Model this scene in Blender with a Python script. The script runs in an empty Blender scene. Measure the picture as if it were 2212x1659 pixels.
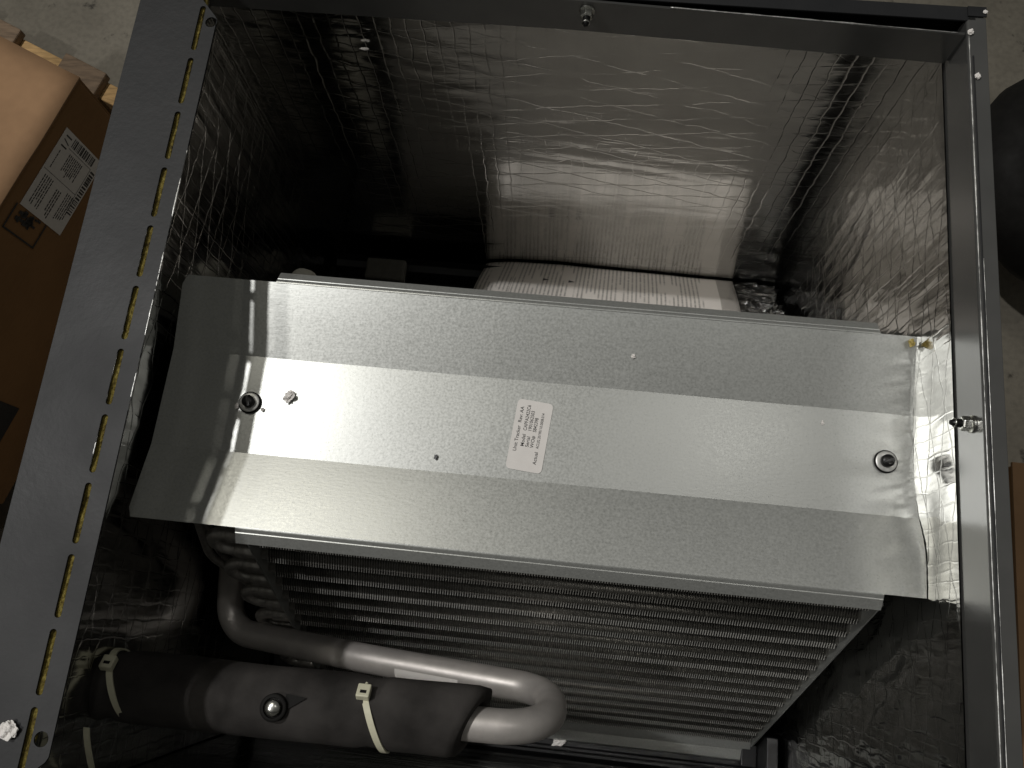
import bpy, bmesh, math, random
from mathutils import Vector, Matrix, noise

random.seed(7)
S = bpy.context.scene
COL = S.collection

# ------------------------------------------------------------------ camera
cam_d = bpy.data.cameras.new('camera')
cam_d.sensor_width = 36.0
cam_d.lens = 36.0 * 1837.0 / 2212.0
cam_d.clip_start = 0.01
cam_d.clip_end = 100.0
cam = bpy.data.objects.new('camera', cam_d)
COL.objects.link(cam)
Rwc = Matrix(((0.9941010, 0.1030885, -0.0337027),
              (-0.0905284, 0.9598194, 0.2656152),
              (0.0597304, -0.2609973, 0.9634899)))
cam.matrix_world = Matrix.Translation((0.252156, 0.097884, 0.4765)) @ Rwc.transposed().to_4x4()
S.camera = cam

# ------------------------------------------------------------------ world and lamps
world = bpy.data.worlds.new('World')
S.world = world
world.use_nodes = True
bg = world.node_tree.nodes['Background']
bg.inputs['Color'].default_value = (1.0, 0.985, 0.90, 1)
bg.inputs['Strength'].default_value = 0.072

def lamp(name, tx, ty, power, size, color, height=4.0, base=(0.10, 0.22, -0.09)):
    l = bpy.data.lights.new(name, 'AREA')
    l.shape = 'DISK'
    l.size = size
    l.energy = power
    l.color = color
    o = bpy.data.objects.new(name, l)
    p = Vector((base[0] + tx * height, base[1] + ty * height, base[2] + height))
    o.location = p
    o.rotation_euler = (Vector(base) - p).to_track_quat('-Z', 'Y').to_euler()
    COL.objects.link(o)
    return o
lamp('ceiling_lamp', -0.49, 0.20, 72, 0.13, (1.0, 0.985, 0.965))
lamp('ceiling_lamp', -0.66, -0.26, 44, 0.22, (1.0, 0.975, 0.935))
lamp('ceiling_lamp', -0.36, 0.52, 19, 0.34, (1.0, 0.955, 0.84))
lamp('ceiling_lamp', 0.27, 0.24, 6.5, 0.16, (1.0, 0.975, 0.93))

S.view_settings.view_transform = 'Standard'
S.view_settings.look = 'None'
S.view_settings.exposure = 0.0
S.view_settings.gamma = 1.0
S.view_settings.use_curve_mapping = False
S.render.engine = 'CYCLES'
S.cycles.use_denoising = True
S.cycles.sample_clamp_indirect = 4.0
S.cycles.max_bounces = 8
S.cycles.glossy_bounces = 5
S.cycles.diffuse_bounces = 3
S.cycles.caustics_reflective = True
S.cycles.blur_glossy = 0.3

# ------------------------------------------------------------------ materials
MATS = {}
def base_mat(name):
    m = bpy.data.materials.new(name)
    m.use_nodes = True
    nt = m.node_tree
    b = nt.nodes['Principled BSDF']
    MATS[name] = m
    return m, nt, b
def N(nt, t, **kw):
    n = nt.nodes.new(t)
    for k, v in kw.items():
        if k in n.inputs:
            n.inputs[k].default_value = v
        else:
            setattr(n, k, v)
    return n
def math_n(nt, op, a, b=None):
    n = nt.nodes.new('ShaderNodeMath'); n.operation = op
    for i, x in enumerate((a, b)):
        if x is None: continue
        if isinstance(x, (int, float)): n.inputs[i].default_value = x
        else: nt.links.new(x, n.inputs[i])
    return n.outputs[0]
def mapping(nt, coord='Object', scale=(1, 1, 1), rot=(0, 0, 0)):
    tc = nt.nodes.new('ShaderNodeTexCoord')
    mp = nt.nodes.new('ShaderNodeMapping')
    mp.inputs['Scale'].default_value = scale
    mp.inputs['Rotation'].default_value = rot
    nt.links.new(tc.outputs[coord], mp.inputs['Vector'])
    return mp.outputs['Vector']
def noise_n(nt, vec, scale, detail=3, rough=0.5):
    n = nt.nodes.new('ShaderNodeTexNoise')
    n.inputs['Scale'].default_value = scale
    n.inputs['Detail'].default_value = detail
    n.inputs['Roughness'].default_value = rough
    if vec is not None: nt.links.new(vec, n.inputs['Vector'])
    return n.outputs['Fac']
def ramp(nt, fac, stops):
    r = nt.nodes.new('ShaderNodeValToRGB')
    nt.links.new(fac, r.inputs['Fac'])
    e = r.color_ramp.elements
    while len(e) < len(stops): e.new(0.5)
    for el, (p, c) in zip(e, stops):
        el.position = p
        el.color = c if len(c) == 4 else (*c, 1)
    return r.outputs['Color']
def rng(nt, fac, a, b, c, d):
    n = nt.nodes.new('ShaderNodeMapRange')
    nt.links.new(fac, n.inputs[0])
    for i, v in enumerate((a, b, c, d)): n.inputs[i + 1].default_value = v
    return n.outputs[0]
def bump(nt, b, height, strength, dist):
    n = nt.nodes.new('ShaderNodeBump')
    n.inputs['Strength'].default_value = strength
    n.inputs['Distance'].default_value = dist
    nt.links.new(height, n.inputs['Height'])
    nt.links.new(n.outputs[0], b.inputs['Normal'])

def simple(name, col, rough=0.5, metal=0.0, nscale=60, var=0.12, bstr=0.0, bdist=0.001, bscale=None, spec=0.5):
    m, nt, b = base_mat(name)
    v = mapping(nt)
    f = noise_n(nt, v, nscale, 4)
    lo = tuple(c * (1 - var) for c in col); hi = tuple(min(1, c * (1 + var)) for c in col)
    nt.links.new(ramp(nt, f, [(0.3, lo), (0.7, hi)]), b.inputs['Base Color'])
    b.inputs['Metallic'].default_value = metal
    b.inputs['Specular IOR Level'].default_value = spec
    f2 = noise_n(nt, v, nscale * 0.37, 3)
    nt.links.new(rng(nt, f2, 0.3, 0.7, rough * 0.85, min(1, rough * 1.15)), b.inputs['Roughness'])
    if bstr:
        bump(nt, b, noise_n(nt, v, bscale or nscale * 3, 3), bstr, bdist)
    return m

def make_paint():
    m, nt, b = base_mat('charcoal_paint')
    v = mapping(nt)
    f = noise_n(nt, v, 35, 4)
    nt.links.new(ramp(nt, f, [(0.3, (0.0165, 0.0172, 0.0186)), (0.7, (0.0215, 0.0220, 0.0232))]), b.inputs['Base Color'])
    nt.links.new(rng(nt, noise_n(nt, v, 14, 3), 0.3, 0.7, 0.42, 0.52), b.inputs['Roughness'])
    b.inputs['Specular IOR Level'].default_value = 0.22
    h = math_n(nt, 'ADD', noise_n(nt, v, 420, 2), math_n(nt, 'MULTIPLY', noise_n(nt, v, 160, 2), 1.4))
    bump(nt, b, h, 0.16, 0.0005)
make_paint()

def make_strip_paint():
    m, nt, b = base_mat('smooth_grey_paint')
    v = mapping(nt)
    nt.links.new(ramp(nt, noise_n(nt, v, 30, 4), [(0.3, (0.062, 0.062, 0.060)), (0.7, (0.076, 0.076, 0.073))]), b.inputs['Base Color'])
    b.inputs['Roughness'].default_value = 0.22
    b.inputs['Specular IOR Level'].default_value = 1.0
    b.inputs['Coat Weight'].default_value = 0.8
    b.inputs['Coat Roughness'].default_value = 0.2
    bump(nt, b, noise_n(nt, v, 300, 2), 0.08, 0.0004)
make_strip_paint()

def make_galv():
    m, nt, b = base_mat('galvanised_steel')
    v = mapping(nt)
    vs = mapping(nt, scale=(0.25, 1, 1))
    spang = nt.nodes.new('ShaderNodeTexVoronoi'); spang.inputs['Scale'].default_value = 330
    nt.links.new(v, spang.inputs['Vector'])
    sg = math_n(nt, 'MULTIPLY', noise_n(nt, vs, 700, 2), 1.0)
    cl = noise_n(nt, v, 620, 3)
    col = ramp(nt, cl, [(0.28, (0.425, 0.435, 0.415)), (0.5, (0.475, 0.485, 0.465)), (0.75, (0.515, 0.525, 0.505))])
    dk = ramp(nt, noise_n(nt, v, 900, 1), [(0.24, (0.40, 0.40, 0.40)), (0.33, (1, 1, 1))])
    mx = nt.nodes.new('ShaderNodeMix'); mx.data_type = 'RGBA'; mx.blend_type = 'MULTIPLY'
    mx.inputs[0].default_value = 0.4
    nt.links.new(col, mx.inputs[6]); nt.links.new(dk, mx.inputs[7])
    nt.links.new(mx.outputs[2], b.inputs['Base Color'])
    b.inputs['Metallic'].default_value = 0.66
    rr = math_n(nt, 'ADD', rng(nt, cl, 0.3, 0.7, 0.30, 0.37), math_n(nt, 'MULTIPLY', noise_n(nt, v, 18, 2), 0.03))
    nt.links.new(rr, b.inputs['Roughness'])
    h = math_n(nt, 'ADD', sg, math_n(nt, 'MULTIPLY', noise_n(nt, v, 330, 2), 0.8))
    bump(nt, b, h, 0.10, 0.00025)
make_galv()

def make_foil():
    m, nt, b = base_mat('scrim_foil')
    tc = nt.nodes.new('ShaderNodeTexCoord')
    sep = nt.nodes.new('ShaderNodeSeparateXYZ')
    nz = nt.nodes.new('ShaderNodeTexNoise'); nz.inputs['Scale'].default_value = 45; nz.inputs['Detail'].default_value = 2
    nt.links.new(tc.outputs['UV'], nz.inputs['Vector'])
    sub = nt.nodes.new('ShaderNodeVectorMath'); sub.operation = 'MULTIPLY_ADD'
    nt.links.new(nz.outputs['Color'], sub.inputs[0]); sub.inputs[1].default_value = (0.006, 0.010, 0)
    nt.links.new(tc.outputs['UV'], sub.inputs[2])
    nt.links.new(sub.outputs[0], sep.inputs[0])
    U, V = sep.outputs[0], sep.outputs[1]
    def lines(coord, pitch, half):
        a = math_n(nt, 'FRACT', math_n(nt, 'DIVIDE', coord, pitch))
        d = math_n(nt, 'ABSOLUTE', math_n(nt, 'SUBTRACT', a, 0.5))
        return rng(nt, math_n(nt, 'MULTIPLY', d, pitch), 0.0, half, 1.0, 0.0)
    l1 = lines(U, 0.0112, 0.0007)
    l2 = lines(math_n(nt, 'ADD', V, math_n(nt, 'MULTIPLY', U, 0.20)), 0.021, 0.0007)
    l3 = lines(math_n(nt, 'SUBTRACT', V, math_n(nt, 'MULTIPLY', U, 0.26)), 0.024, 0.0007)
    scrim = math_n(nt, 'MAXIMUM', l1, math_n(nt, 'MAXIMUM', l2, l3))
    # fine crinkles, stretched across the sheet by the UV aspect
    att = nt.nodes.new('ShaderNodeAttribute'); att.attribute_name = 'crinkle'
    sepa = nt.nodes.new('ShaderNodeSeparateXYZ'); nt.links.new(att.outputs['Vector'], sepa.inputs[0])
    flat = nt.nodes.new('ShaderNodeCombineXYZ'); nt.links.new(sepa.outputs[0], flat.inputs[0]); nt.links.new(sepa.outputs[1], flat.inputs[1])
    mp = nt.nodes.new('ShaderNodeVectorMath'); mp.operation = 'MULTIPLY'
    nt.links.new(tc.outputs['UV'], mp.inputs[0]); nt.links.new(flat.outputs[0], mp.inputs[1])
    w1 = noise_n(nt, mp.outputs[0], 42, 3.5, 0.5)
    ridge = math_n(nt, 'SUBTRACT', 1.0, math_n(nt, 'MULTIPLY', math_n(nt, 'ABSOLUTE', math_n(nt, 'SUBTRACT', w1, 0.5)), 4.0))
    ridge = math_n(nt, 'POWER', math_n(nt, 'MAXIMUM', ridge, 0.0), 3.0)
    h = math_n(nt, 'ADD', math_n(nt, 'MULTIPLY', scrim, 0.46), math_n(nt, 'MULTIPLY', math_n(nt, 'ADD', math_n(nt, 'MULTIPLY', ridge, 0.75), math_n(nt, 'MULTIPLY', w1, 0.9)), sepa.outputs[2]))
    bump(nt, b, h, 0.26, 0.0010)
    b.inputs['Metallic'].default_value = 1.0
    nt.links.new(ramp(nt, noise_n(nt, tc.outputs['UV'], 25, 4), [(0.3, (0.63, 0.625, 0.605)), (0.7, (0.72, 0.715, 0.695))]), b.inputs['Base Color'])
    nt.links.new(rng(nt, noise_n(nt, tc.outputs['UV'], 60, 3), 0.3, 0.7, 0.11, 0.18), b.inputs['Roughness'])
make_foil()

def make_fiberglass():
    m, nt, b = base_mat('yellow_fibreglass')
    v = mapping(nt)
    nt.links.new(ramp(nt, noise_n(nt, v, 260, 5, 0.7), [(0.32, (0.05, 0.032, 0.006)), (0.5, (0.17, 0.13, 0.022)), (0.72, (0.34, 0.28, 0.075))]), b.inputs['Base Color'])
    b.inputs['Roughness'].default_value = 0.95
    bump(nt, b, noise_n(nt, v, 500, 4), 0.8, 0.002)
make_fiberglass()

simple('aluminium_pipe', (0.52, 0.49, 0.465), 0.42, 0.5, 90, 0.08, 0.12, 0.0003, 500)
simple('aluminium_tube', (0.52, 0.50, 0.47), 0.38, 0.7, 300, 0.2)
simple('fin_aluminium', (0.20, 0.197, 0.182), 0.38, 0.8, 300, 0.2)  # darker copy of the fin metal, puts shade between the rows
simple('lit_fin_edge', (0.70, 0.69, 0.65), 0.34, 0.6, 600, 0.25)  # brighter copy of the fin metal, light painted on the row crests
simple('foam_rubber', (0.040, 0.037, 0.035), 0.85, 0, 26, 0.5, 0.3, 0.0006, 500, spec=0.12)
simple('black_plastic', (0.016, 0.016, 0.017), 0.42, 0, 60, 0.2, 0.1, 0.0004, 300)
simple('black_rubber', (0.007, 0.0066, 0.006), 0.75, 0, 60, 0.3, 0.2, 0.001, 200, spec=0.2)
simple('black_screw_finish', (0.02, 0.02, 0.02), 0.35, 0.6, 300, 0.3)
simple('zinc_steel', (0.62, 0.62, 0.58), 0.26, 1.0, 300, 0.1)
simple('grey_washer', (0.55, 0.55, 0.53), 0.4, 0.6, 300, 0.1)
simple('nylon', (0.62, 0.60, 0.45), 0.42, 0, 200, 0.06)
simple('styrofoam', (0.82, 0.79, 0.76), 0.9, 0, 900, 0.05, 0.5, 0.0006, 1500)
simple('grey_fleck', (0.22, 0.22, 0.23), 0.9, 0, 900, 0.2)
simple('yellow_glue', (0.42, 0.33, 0.10), 0.4, 0, 500, 0.25)
simple('label_paper', (0.74, 0.71, 0.68), 0.55, 0, 120, 0.03)
simple('black_ink', (0.03, 0.03, 0.03), 0.6, 0, 900, 0.3)
simple('pale_cap', (0.55, 0.53, 0.46), 0.5, 0, 100, 0.1)
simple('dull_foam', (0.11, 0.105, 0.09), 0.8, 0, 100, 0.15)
simple('worn_glint_metal', (0.62, 0.62, 0.60), 0.34, 0.75, 900, 0.2)  # pale metal for worn folds and painted edge glints
simple('red_hub', (0.16, 0.035, 0.02), 0.6, 0, 40, 0.3)

def make_cardboard(name, c, dirt=0.2):
    m, nt, b = base_mat(name)
    v = mapping(nt)
    f = math_n(nt, 'ADD', math_n(nt, 'MULTIPLY', noise_n(nt, v, 9, 5), 0.7), math_n(nt, 'MULTIPLY', noise_n(nt, mapping(nt, scale=(1, 1, 6)), 60, 3), 0.3))
    nt.links.new(ramp(nt, f, [(0.32, tuple(x * (1 - dirt) for x in c)), (0.62, c)]), b.inputs['Base Color'])
    b.inputs['Roughness'].default_value = 0.85
    b.inputs['Specular IOR Level'].default_value = 0.2
    bump(nt, b, noise_n(nt, v, 120, 4), 0.15, 0.001)
make_cardboard('cardboard', (0.30, 0.165, 0.072))
make_cardboard('cardboard_flap', (0.34, 0.205, 0.112), 0.2)

def make_wood(name, c, sc):
    m, nt, b = base_mat(name)
    v = mapping(nt, scale=sc)
    f = noise_n(nt, v, 30, 5, 0.6)
    nt.links.new(ramp(nt, f, [(0.3, tuple(x * 0.62 for x in c)), (0.55, c), (0.75, tuple(min(1, x * 1.2) for x in c))]), b.inputs['Base Color'])
    b.inputs['Roughness'].default_value = 0.8
    bump(nt, b, f, 0.3, 0.002)
make_wood('pine_wood', (0.52, 0.33, 0.14), (1, 6, 6))
make_wood('weathered_wood', (0.20, 0.14, 0.09), (1, 6, 6))

def make_floor():
    m, nt, b = base_mat('stained_concrete')
    v = mapping(nt)
    big = noise_n(nt, v, 2.2, 5, 0.6)
    col = ramp(nt, big, [(0.3, (0.12, 0.108, 0.084)), (0.5, (0.18, 0.163, 0.13)), (0.7, (0.22, 0.20, 0.16))])
    st = ramp(nt, noise_n(nt, v, 17, 5, 0.62), [(0.30, (0.12, 0.11, 0.10)), (0.385, (1, 1, 1))])
    mx = nt.nodes.new('ShaderNodeMix'); mx.data_type = 'RGBA'; mx.blend_type = 'MULTIPLY'; mx.inputs[0].default_value = 1
    nt.links.new(col, mx.inputs[6]); nt.links.new(st, mx.inputs[7])
    fine = ramp(nt, noise_n(nt, v, 90, 3), [(0.3, (0.75, 0.75, 0.75)), (0.6, (1, 1, 1))])
    m2 = nt.nodes.new('ShaderNodeMix'); m2.data_type = 'RGBA'; m2.blend_type = 'MULTIPLY'; m2.inputs[0].default_value = 0.8
    nt.links.new(mx.outputs[2], m2.inputs[6]); nt.links.new(fine, m2.inputs[7])
    nt.links.new(m2.outputs[2], b.inputs['Base Color'])
    b.inputs['Roughness'].default_value = 0.75
    bump(nt, b, noise_n(nt, v, 60, 5), 0.2, 0.002)
make_floor()

def make_manual():
    m, nt, b = base_mat('printed_page')
    tc = nt.nodes.new('ShaderNodeTexCoord')
    sep = nt.nodes.new('ShaderNodeSeparateXYZ')
    nt.links.new(tc.outputs['UV'], sep.inputs[0])
    U, V = sep.outputs[0], sep.outputs[1]
    pitch = 0.0044
    ln = math_n(nt, 'FRACT', math_n(nt, 'DIVIDE', U, pitch))
    stripe = rng(nt, math_n(nt, 'ABSOLUTE', math_n(nt, 'SUBTRACT', ln, 0.5)), 0.14, 0.26, 1.0, 0.0)
    row = math_n(nt, 'FLOOR', math_n(nt, 'DIVIDE', U, pitch))
    # ragged line ends, words, blank paragraph gaps
    cmb = nt.nodes.new('ShaderNodeCombineXYZ')
    nt.links.new(math_n(nt, 'MULTIPLY', row, 7.31), cmb.inputs[0])
    nt.links.new(math_n(nt, 'MULTIPLY', V, 900.0), cmb.inputs[1])
    words = rng(nt, noise_n(nt, cmb.outputs[0], 1.0, 1), 0.36, 0.46, 0.0, 1.0)
    c2 = nt.nodes.new('ShaderNodeCombineXYZ')
    nt.links.new(math_n(nt, 'MULTIPLY', row, 0.33), c2.inputs[0])
    nt.links.new(math_n(nt, 'MULTIPLY', V, 14.0), c2.inputs[1])
    para = rng(nt, noise_n(nt, c2.outputs[0], 1.0, 1), 0.42, 0.46, 0.0, 1.0)
    edge = math_n(nt, 'LESS_THAN', U, 0.245)
    ink = math_n(nt, 'MULTIPLY', math_n(nt, 'MULTIPLY', stripe, words), math_n(nt, 'MULTIPLY', para, edge))
    # column rules
    r = math_n(nt, 'FRACT', math_n(nt, 'DIVIDE', math_n(nt, 'ADD', U, 0.013), 0.052))
    rule = math_n(nt, 'LESS_THAN', r, 0.014)
    ink = math_n(nt, 'MAXIMUM', ink, math_n(nt, 'MULTIPLY', rule, math_n(nt, 'MULTIPLY', edge, 0.8)))
    nt.links.new(ramp(nt, math_n(nt, 'MULTIPLY', ink, 0.55), [(0, (0.72, 0.68, 0.635)), (1, (0.05, 0.05, 0.05))]), b.inputs['Base Color'])
    b.inputs['Roughness'].default_value = 0.6
make_manual()

def make_bag():
    m, nt, b = base_mat('clear_plastic_film')
    out = nt.nodes['Material Output']
    tr = nt.nodes.new('ShaderNodeBsdfTransparent'); tr.inputs[0].default_value = (0.92, 0.92, 0.92, 1)
    gl = nt.nodes.new('ShaderNodeBsdfGlossy'); gl.inputs['Roughness'].default_value = 0.14
    gl.inputs['Color'].default_value = (0.9, 0.9, 0.9, 1)
    fr = nt.nodes.new('ShaderNodeLayerWeight'); fr.inputs[0].default_value = 0.25
    mx = nt.nodes.new('ShaderNodeMixShader')
    nt.links.new(math_n(nt, 'ADD', math_n(nt, 'MULTIPLY', fr.outputs['Facing'], 0.8), 0.10), mx.inputs[0])
    nt.links.new(tr.outputs[0], mx.inputs[1]); nt.links.new(gl.outputs[0], mx.inputs[2])
    nt.links.new(mx.outputs[0], out.inputs['Surface'])
    nt.nodes.remove(b)
make_bag()

# ------------------------------------------------------------------ helpers
def thing(name, label, cat, loc=(0, 0, 0), group=None):
    o = bpy.data.objects.new(name, None)
    o.location = loc
    o.empty_display_size = 0.02
    COL.objects.link(o)
    o['label'] = label; o['category'] = cat
    if group: o['group'] = group
    return o
def world_loc(o):
    p = Vector((0, 0, 0))
    while o is not None:
        p = p + o.location
        o = o.parent
    return p
def put(name, verts, faces, mat, parent=None, smooth=False, label=None, uvs=None, mats=None, fmat=None):
    """One mesh object from world-space vertices, its origin at its own centre-bottom."""
    vs = [Vector(v) for v in verts]
    lo = Vector([min(v[i] for v in vs) for i in range(3)]); hi = Vector([max(v[i] for v in vs) for i in range(3)])
    org = Vector(((lo.x + hi.x) / 2, (lo.y + hi.y) / 2, lo.z))
    me = bpy.data.meshes.new(name)
    me.from_pydata([v - org for v in vs], [], faces)
    bm = bmesh.new(); bm.from_mesh(me)
    if not smooth or len(faces) < 60000:
        bmesh.ops.recalc_face_normals(bm, faces=bm.faces)
    bm.to_mesh(me); bm.free()
    for mm in (mats or [mat]): me.materials.append(MATS[mm])
    if fmat:
        me.polygons.foreach_set('material_index', fmat)
    if smooth:
        me.polygons.foreach_set('use_smooth', [True] * len(me.polygons))
    if uvs is not None:
        uvl = me.uv_layers.new(name='UVMap')
        for l in me.loops:
            uvl.data[l.index].uv = uvs[l.vertex_index]
    o = bpy.data.objects.new(name, me)
    COL.objects.link(o)
    o.location = org
    if parent is not None:
        o.parent = parent
        o.location = org - world_loc(parent)
    if label: o['label'] = label
    return o
def tag(o, label, cat, group=None, kind=None):
    if label: o['label'] = label
    if cat: o['category'] = cat
    if group: o['group'] = group
    if kind: o['kind'] = kind
    return o
class Geo:
    def __init__(s): s.v = []; s.f = []
    def add(s, v, f):
        n = len(s.v); s.v += [tuple(p) for p in v]; s.f += [tuple(i + n for i in q) for q in f]; return s
    def box(s, x0, x1, y0, y1, z0, z1):
        v = [(x, y, z) for z in (z0, z1) for y in (y0, y1) for x in (x0, x1)]
        return s.add(v, [(0, 2, 3, 1), (4, 5, 7, 6), (0, 1, 5, 4), (2, 6, 7, 3), (0, 4, 6, 2), (1, 3, 7, 5)])
    def prism(s, poly, axis, a, b):
        """poly of (p,q) extruded along axis 'x' or 'z' from a to b"""
        n = len(poly)
        mk = (lambda p, t: (t, p[0], p[1])) if axis == 'x' else (lambda p, t: (p[0], p[1], t))
        v = [mk(p, a) for p in poly] + [mk(p, b) for p in poly]
        f = [tuple(range(n))[::-1], tuple(range(n, 2 * n))] + [(i, (i + 1) % n, n + (i + 1) % n, n + i) for i in range(n)]
        return s.add(v, f)
    def tube(s, path, r, seg=16, cap=True, rin=None):
        pts = [Vector(p) for p in path]
        rs = r if isinstance(r, (list, tuple)) else [r] * len(pts)
        t0 = (pts[1] - pts[0]).normalized()
        up = Vector((0, 0, 1)) if abs(t0.z) < 0.9 else Vector((1, 0, 0))
        u = t0.cross(up).normalized()
        rings = []
        for i, p in enumerate(pts):
            t = (pts[min(i + 1, len(pts) - 1)] - pts[max(i - 1, 0)]).normalized()
            u = (u - t * u.dot(t)).normalized(); w = t.cross(u)
            rings.append([p + (u * math.cos(2 * math.pi * k / seg) + w * math.sin(2 * math.pi * k / seg)) * rs[i] for k in range(seg)])
        v = [q for rg in rings for q in rg]
        f = []
        for i in range(len(pts) - 1):
            for k in range(seg):
                f.append((i * seg + k, i * seg + (k + 1) % seg, (i + 1) * seg + (k + 1) % seg, (i + 1) * seg + k))
        if cap:
            f.append(tuple(range(seg))[::-1]); f.append(tuple(range(len(v) - seg, len(v))))
        return s.add(v, f)
    def put(s, name, mat, parent=None, smooth=False, **k):
        return put(name, s.v, s.f, mat, parent, smooth, **k)
def bez(o, w, seg=2, ang=0.6):
    m = o.modifiers.new('bevel', 'BEVEL'); m.width = w; m.segments = seg; m.limit_method = 'ANGLE'; m.angle_limit = ang
    return o
def auto_smooth(o, ang=40):
    me = o.data
    me.polygons.foreach_set('use_smooth', [True] * len(me.polygons))
    bm = bmesh.new(); bm.from_mesh(me)
    for e in bm.edges:
        if len(e.link_faces) == 2 and e.calc_face_angle(0) > math.radians(ang): e.smooth = False
    bm.to_mesh(me); bm.free()
    return o
def fillet(points, radii, n=10):
    """Poly-line with rounded corners."""
    P = [Vector(p) for p in points]; out = [P[0]]
    for i in range(1, len(P) - 1):
        a = (P[i - 1] - P[i]); b = (P[i + 1] - P[i]); la, lb = a.length, b.length
        a.normalize(); b.normalize()
        ang = a.angle(b); r = radii[i - 1]
        d = min(r / math.tan(ang / 2), la * 0.49, lb * 0.49); r = d * math.tan(ang / 2)
        c = P[i] + (a + b).normalized() * (r / math.sin(ang / 2))
        s, e = P[i] + a * d - c, P[i] + b * d - c
        tot = s.angle(e)
        for k in range(n + 1):
            t = k / n
            out.append(c + (s * math.sin((1 - t) * tot) + e * math.sin(t * tot)) / math.sin(tot))
    out.append(P[-1])
    return out
def densify(path, step):
    out = [path[0]]
    for a, b in zip(path, path[1:]):
        n = max(1, int((b - a).length / step))
        for k in range(1, n + 1): out.append(a.lerp(b, k / n))
    return out

# ------------------------------------------------------------------ setting: floor
g = Geo()
nf = 24
for j in range(nf + 1):
    for i in range(nf + 1):
        g.v.append((-6 + 12 * i / nf, -6 + 12 * j / nf, -1.05))
for j in range(nf):
    for i in range(nf):
        a = j * (nf + 1) + i; g.f.append((a, a + 1, a + nf + 2, a + nf + 1))
fl = g.put('floor', 'stained_concrete'); fl['kind'] = 'structure'; fl['label'] = 'stained grey concrete floor around the metal cabinet'

# ------------------------------------------------------------------ the cabinet
XL, XR = -0.055, 0.502            # outer faces
YF, YB = -0.042, 0.507
ZB = -0.93
cab = thing('coil_cabinet', 'open dark grey sheet metal cabinet lined with crinkled foil', 'cabinet', (0.22, 0.23, ZB))

# casing walls (thin sheet, outside)
t = 0.0012
Geo().box(XL, XL + t, YF, YB, ZB, -0.0025).put('left_wall', 'charcoal_paint', cab)
Geo().box(XR - t, XR, YF, YB, ZB, -0.0025).put('right_wall', 'charcoal_paint', cab)
Geo().box(XL + t, XR - t, YB - t, YB, ZB, -0.0025).put('back_wall', 'charcoal_paint', cab)
Geo().box(XL + t, XR - t, YF, YF + t, ZB, -0.0025).put('front_wall', 'charcoal_paint', cab)
Geo().box(XL + t, XR - t, YF + t, YB - t, ZB, ZB + t).put('bottom_panel', 'charcoal_paint', cab)

# wide left flange with punched slots
def flange():
    bm = bmesh.new()
    def loop(pts):
        vs = [bm.verts.new((x, y, 0)) for x, y in pts]
        return [bm.edges.new((vs[i], vs[(i + 1) % len(vs)])) for i in range(len(vs))]
    es = loop([(XL - 0.0005, -0.03), (XL - 0.0005, YB), (-0.018, YB), (-0.012, 0.474), (-0.0012, 0.4620), (0.0, 0.4600),
               (0.0, 0.0005), (-0.0012, -0.002), (-0.012, -0.012), (-0.018, -0.03)])
    def slot(x, y0, y1, r):
        pts = []
        for k in range(9): a = math.pi * k / 8; pts.append((x + r * math.cos(a), y1 - r + r * math.sin(a)))
        for k in range(9): a = math.pi + math.pi * k / 8; pts.append((x + r * math.cos(a), y0 + r + r * math.sin(a)))
        return loop(pts)
    for k in range(12):
        y1 = 0.4698 - 0.0405 * k
        es += slot(-0.0112 - 0.0002 * k, y1 - 0.0345, y1, 0.0019)
    for cx, cy in ((-0.0036, 0.4576), (-0.0062, 0.0089)):
        es += loop([(cx + 0.0039 * math.cos(2 * math.pi * k / 24), cy + 0.0039 * math.sin(2 * math.pi * k / 24)) for k in range(24)])
    bmesh.ops.triangle_fill(bm, use_beauty=True, use_dissolve=False, edges=es)
    bmesh.ops.recalc_face_normals(bm, faces=bm.faces)
    top = list(bm.faces)
    r = bmesh.ops.extrude_face_region(bm, geom=top)
    for v in [e for e in r['geom'] if isinstance(e, bmesh.types.BMVert)]: v.co.z -= 0.0012
    # downturned lip at the inner edge end is left plain
    bmesh.ops.recalc_face_normals(bm, faces=bm.faces)
    bm.verts.index_update()
    v = [tuple(q.co) for q in bm.verts]; f = [tuple(q.index for q in fc.verts) for fc in bm.faces]
    bm.free()
    o = put('slotted_flange', v, f, 'charcoal_paint', cab, label='wide dark grey top flange with a row of slots')
    bez(o, 0.00055, 2, 0.9)
flange()

# fibreglass seen through the slots, ragged upper edge
g = Geo(); n = 240
prof = lambda y: -0.0106 + 0.0012 * noise.noise(Vector((y * 55, 3.1, 0))) + 0.0006 * noise.noise(Vector((y * 260, 1.1, 0)))
for i in range(n + 1):
    y = -0.035 + i * (0.535 / n)
    e = prof(y); dz = min(0.0006, 0.0012 * noise.noise(Vector((y * 70, 9.0, 0))))
    g.v += [(-0.053, y, -0.0030), (-0.024, y, -0.0021 + dz), (e - 0.0010, y, -0.0021 + dz), (e, y, -0.0036 + dz), (-0.0150, y, -0.008), (-0.053, y, -0.008)]
for i in range(n):
    for k in range(5):
        a = i * 6 + k; g.f.append((a, a + 6, a + 7, a + 1))
g.put('insulation_edge', 'yellow_fibreglass', cab, True)

# right wall: bare painted strip and narrow outward flange
xr = 0.490
g = Geo()
g.prism([(xr, -0.0348), (xr, -0.0012), (xr + 0.0008, 0.0), (XR + 0.0003, 0.0), (XR + 0.0003, -0.0024), (xr + 0.0022, -0.0024), (xr + 0.0022, -0.0348)], 'x', 0, 1)
g.v = [(p[1], YF + 0.0115 + p[0] * (0.4995 - YF - 0.0115), p[2]) for p in g.v]
o = g.put('right_rim', 'smooth_grey_paint', cab, label='bare grey painted strip folded out into a narrow rim'); bez(o, 0.0005, 2, 0.5)
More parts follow.
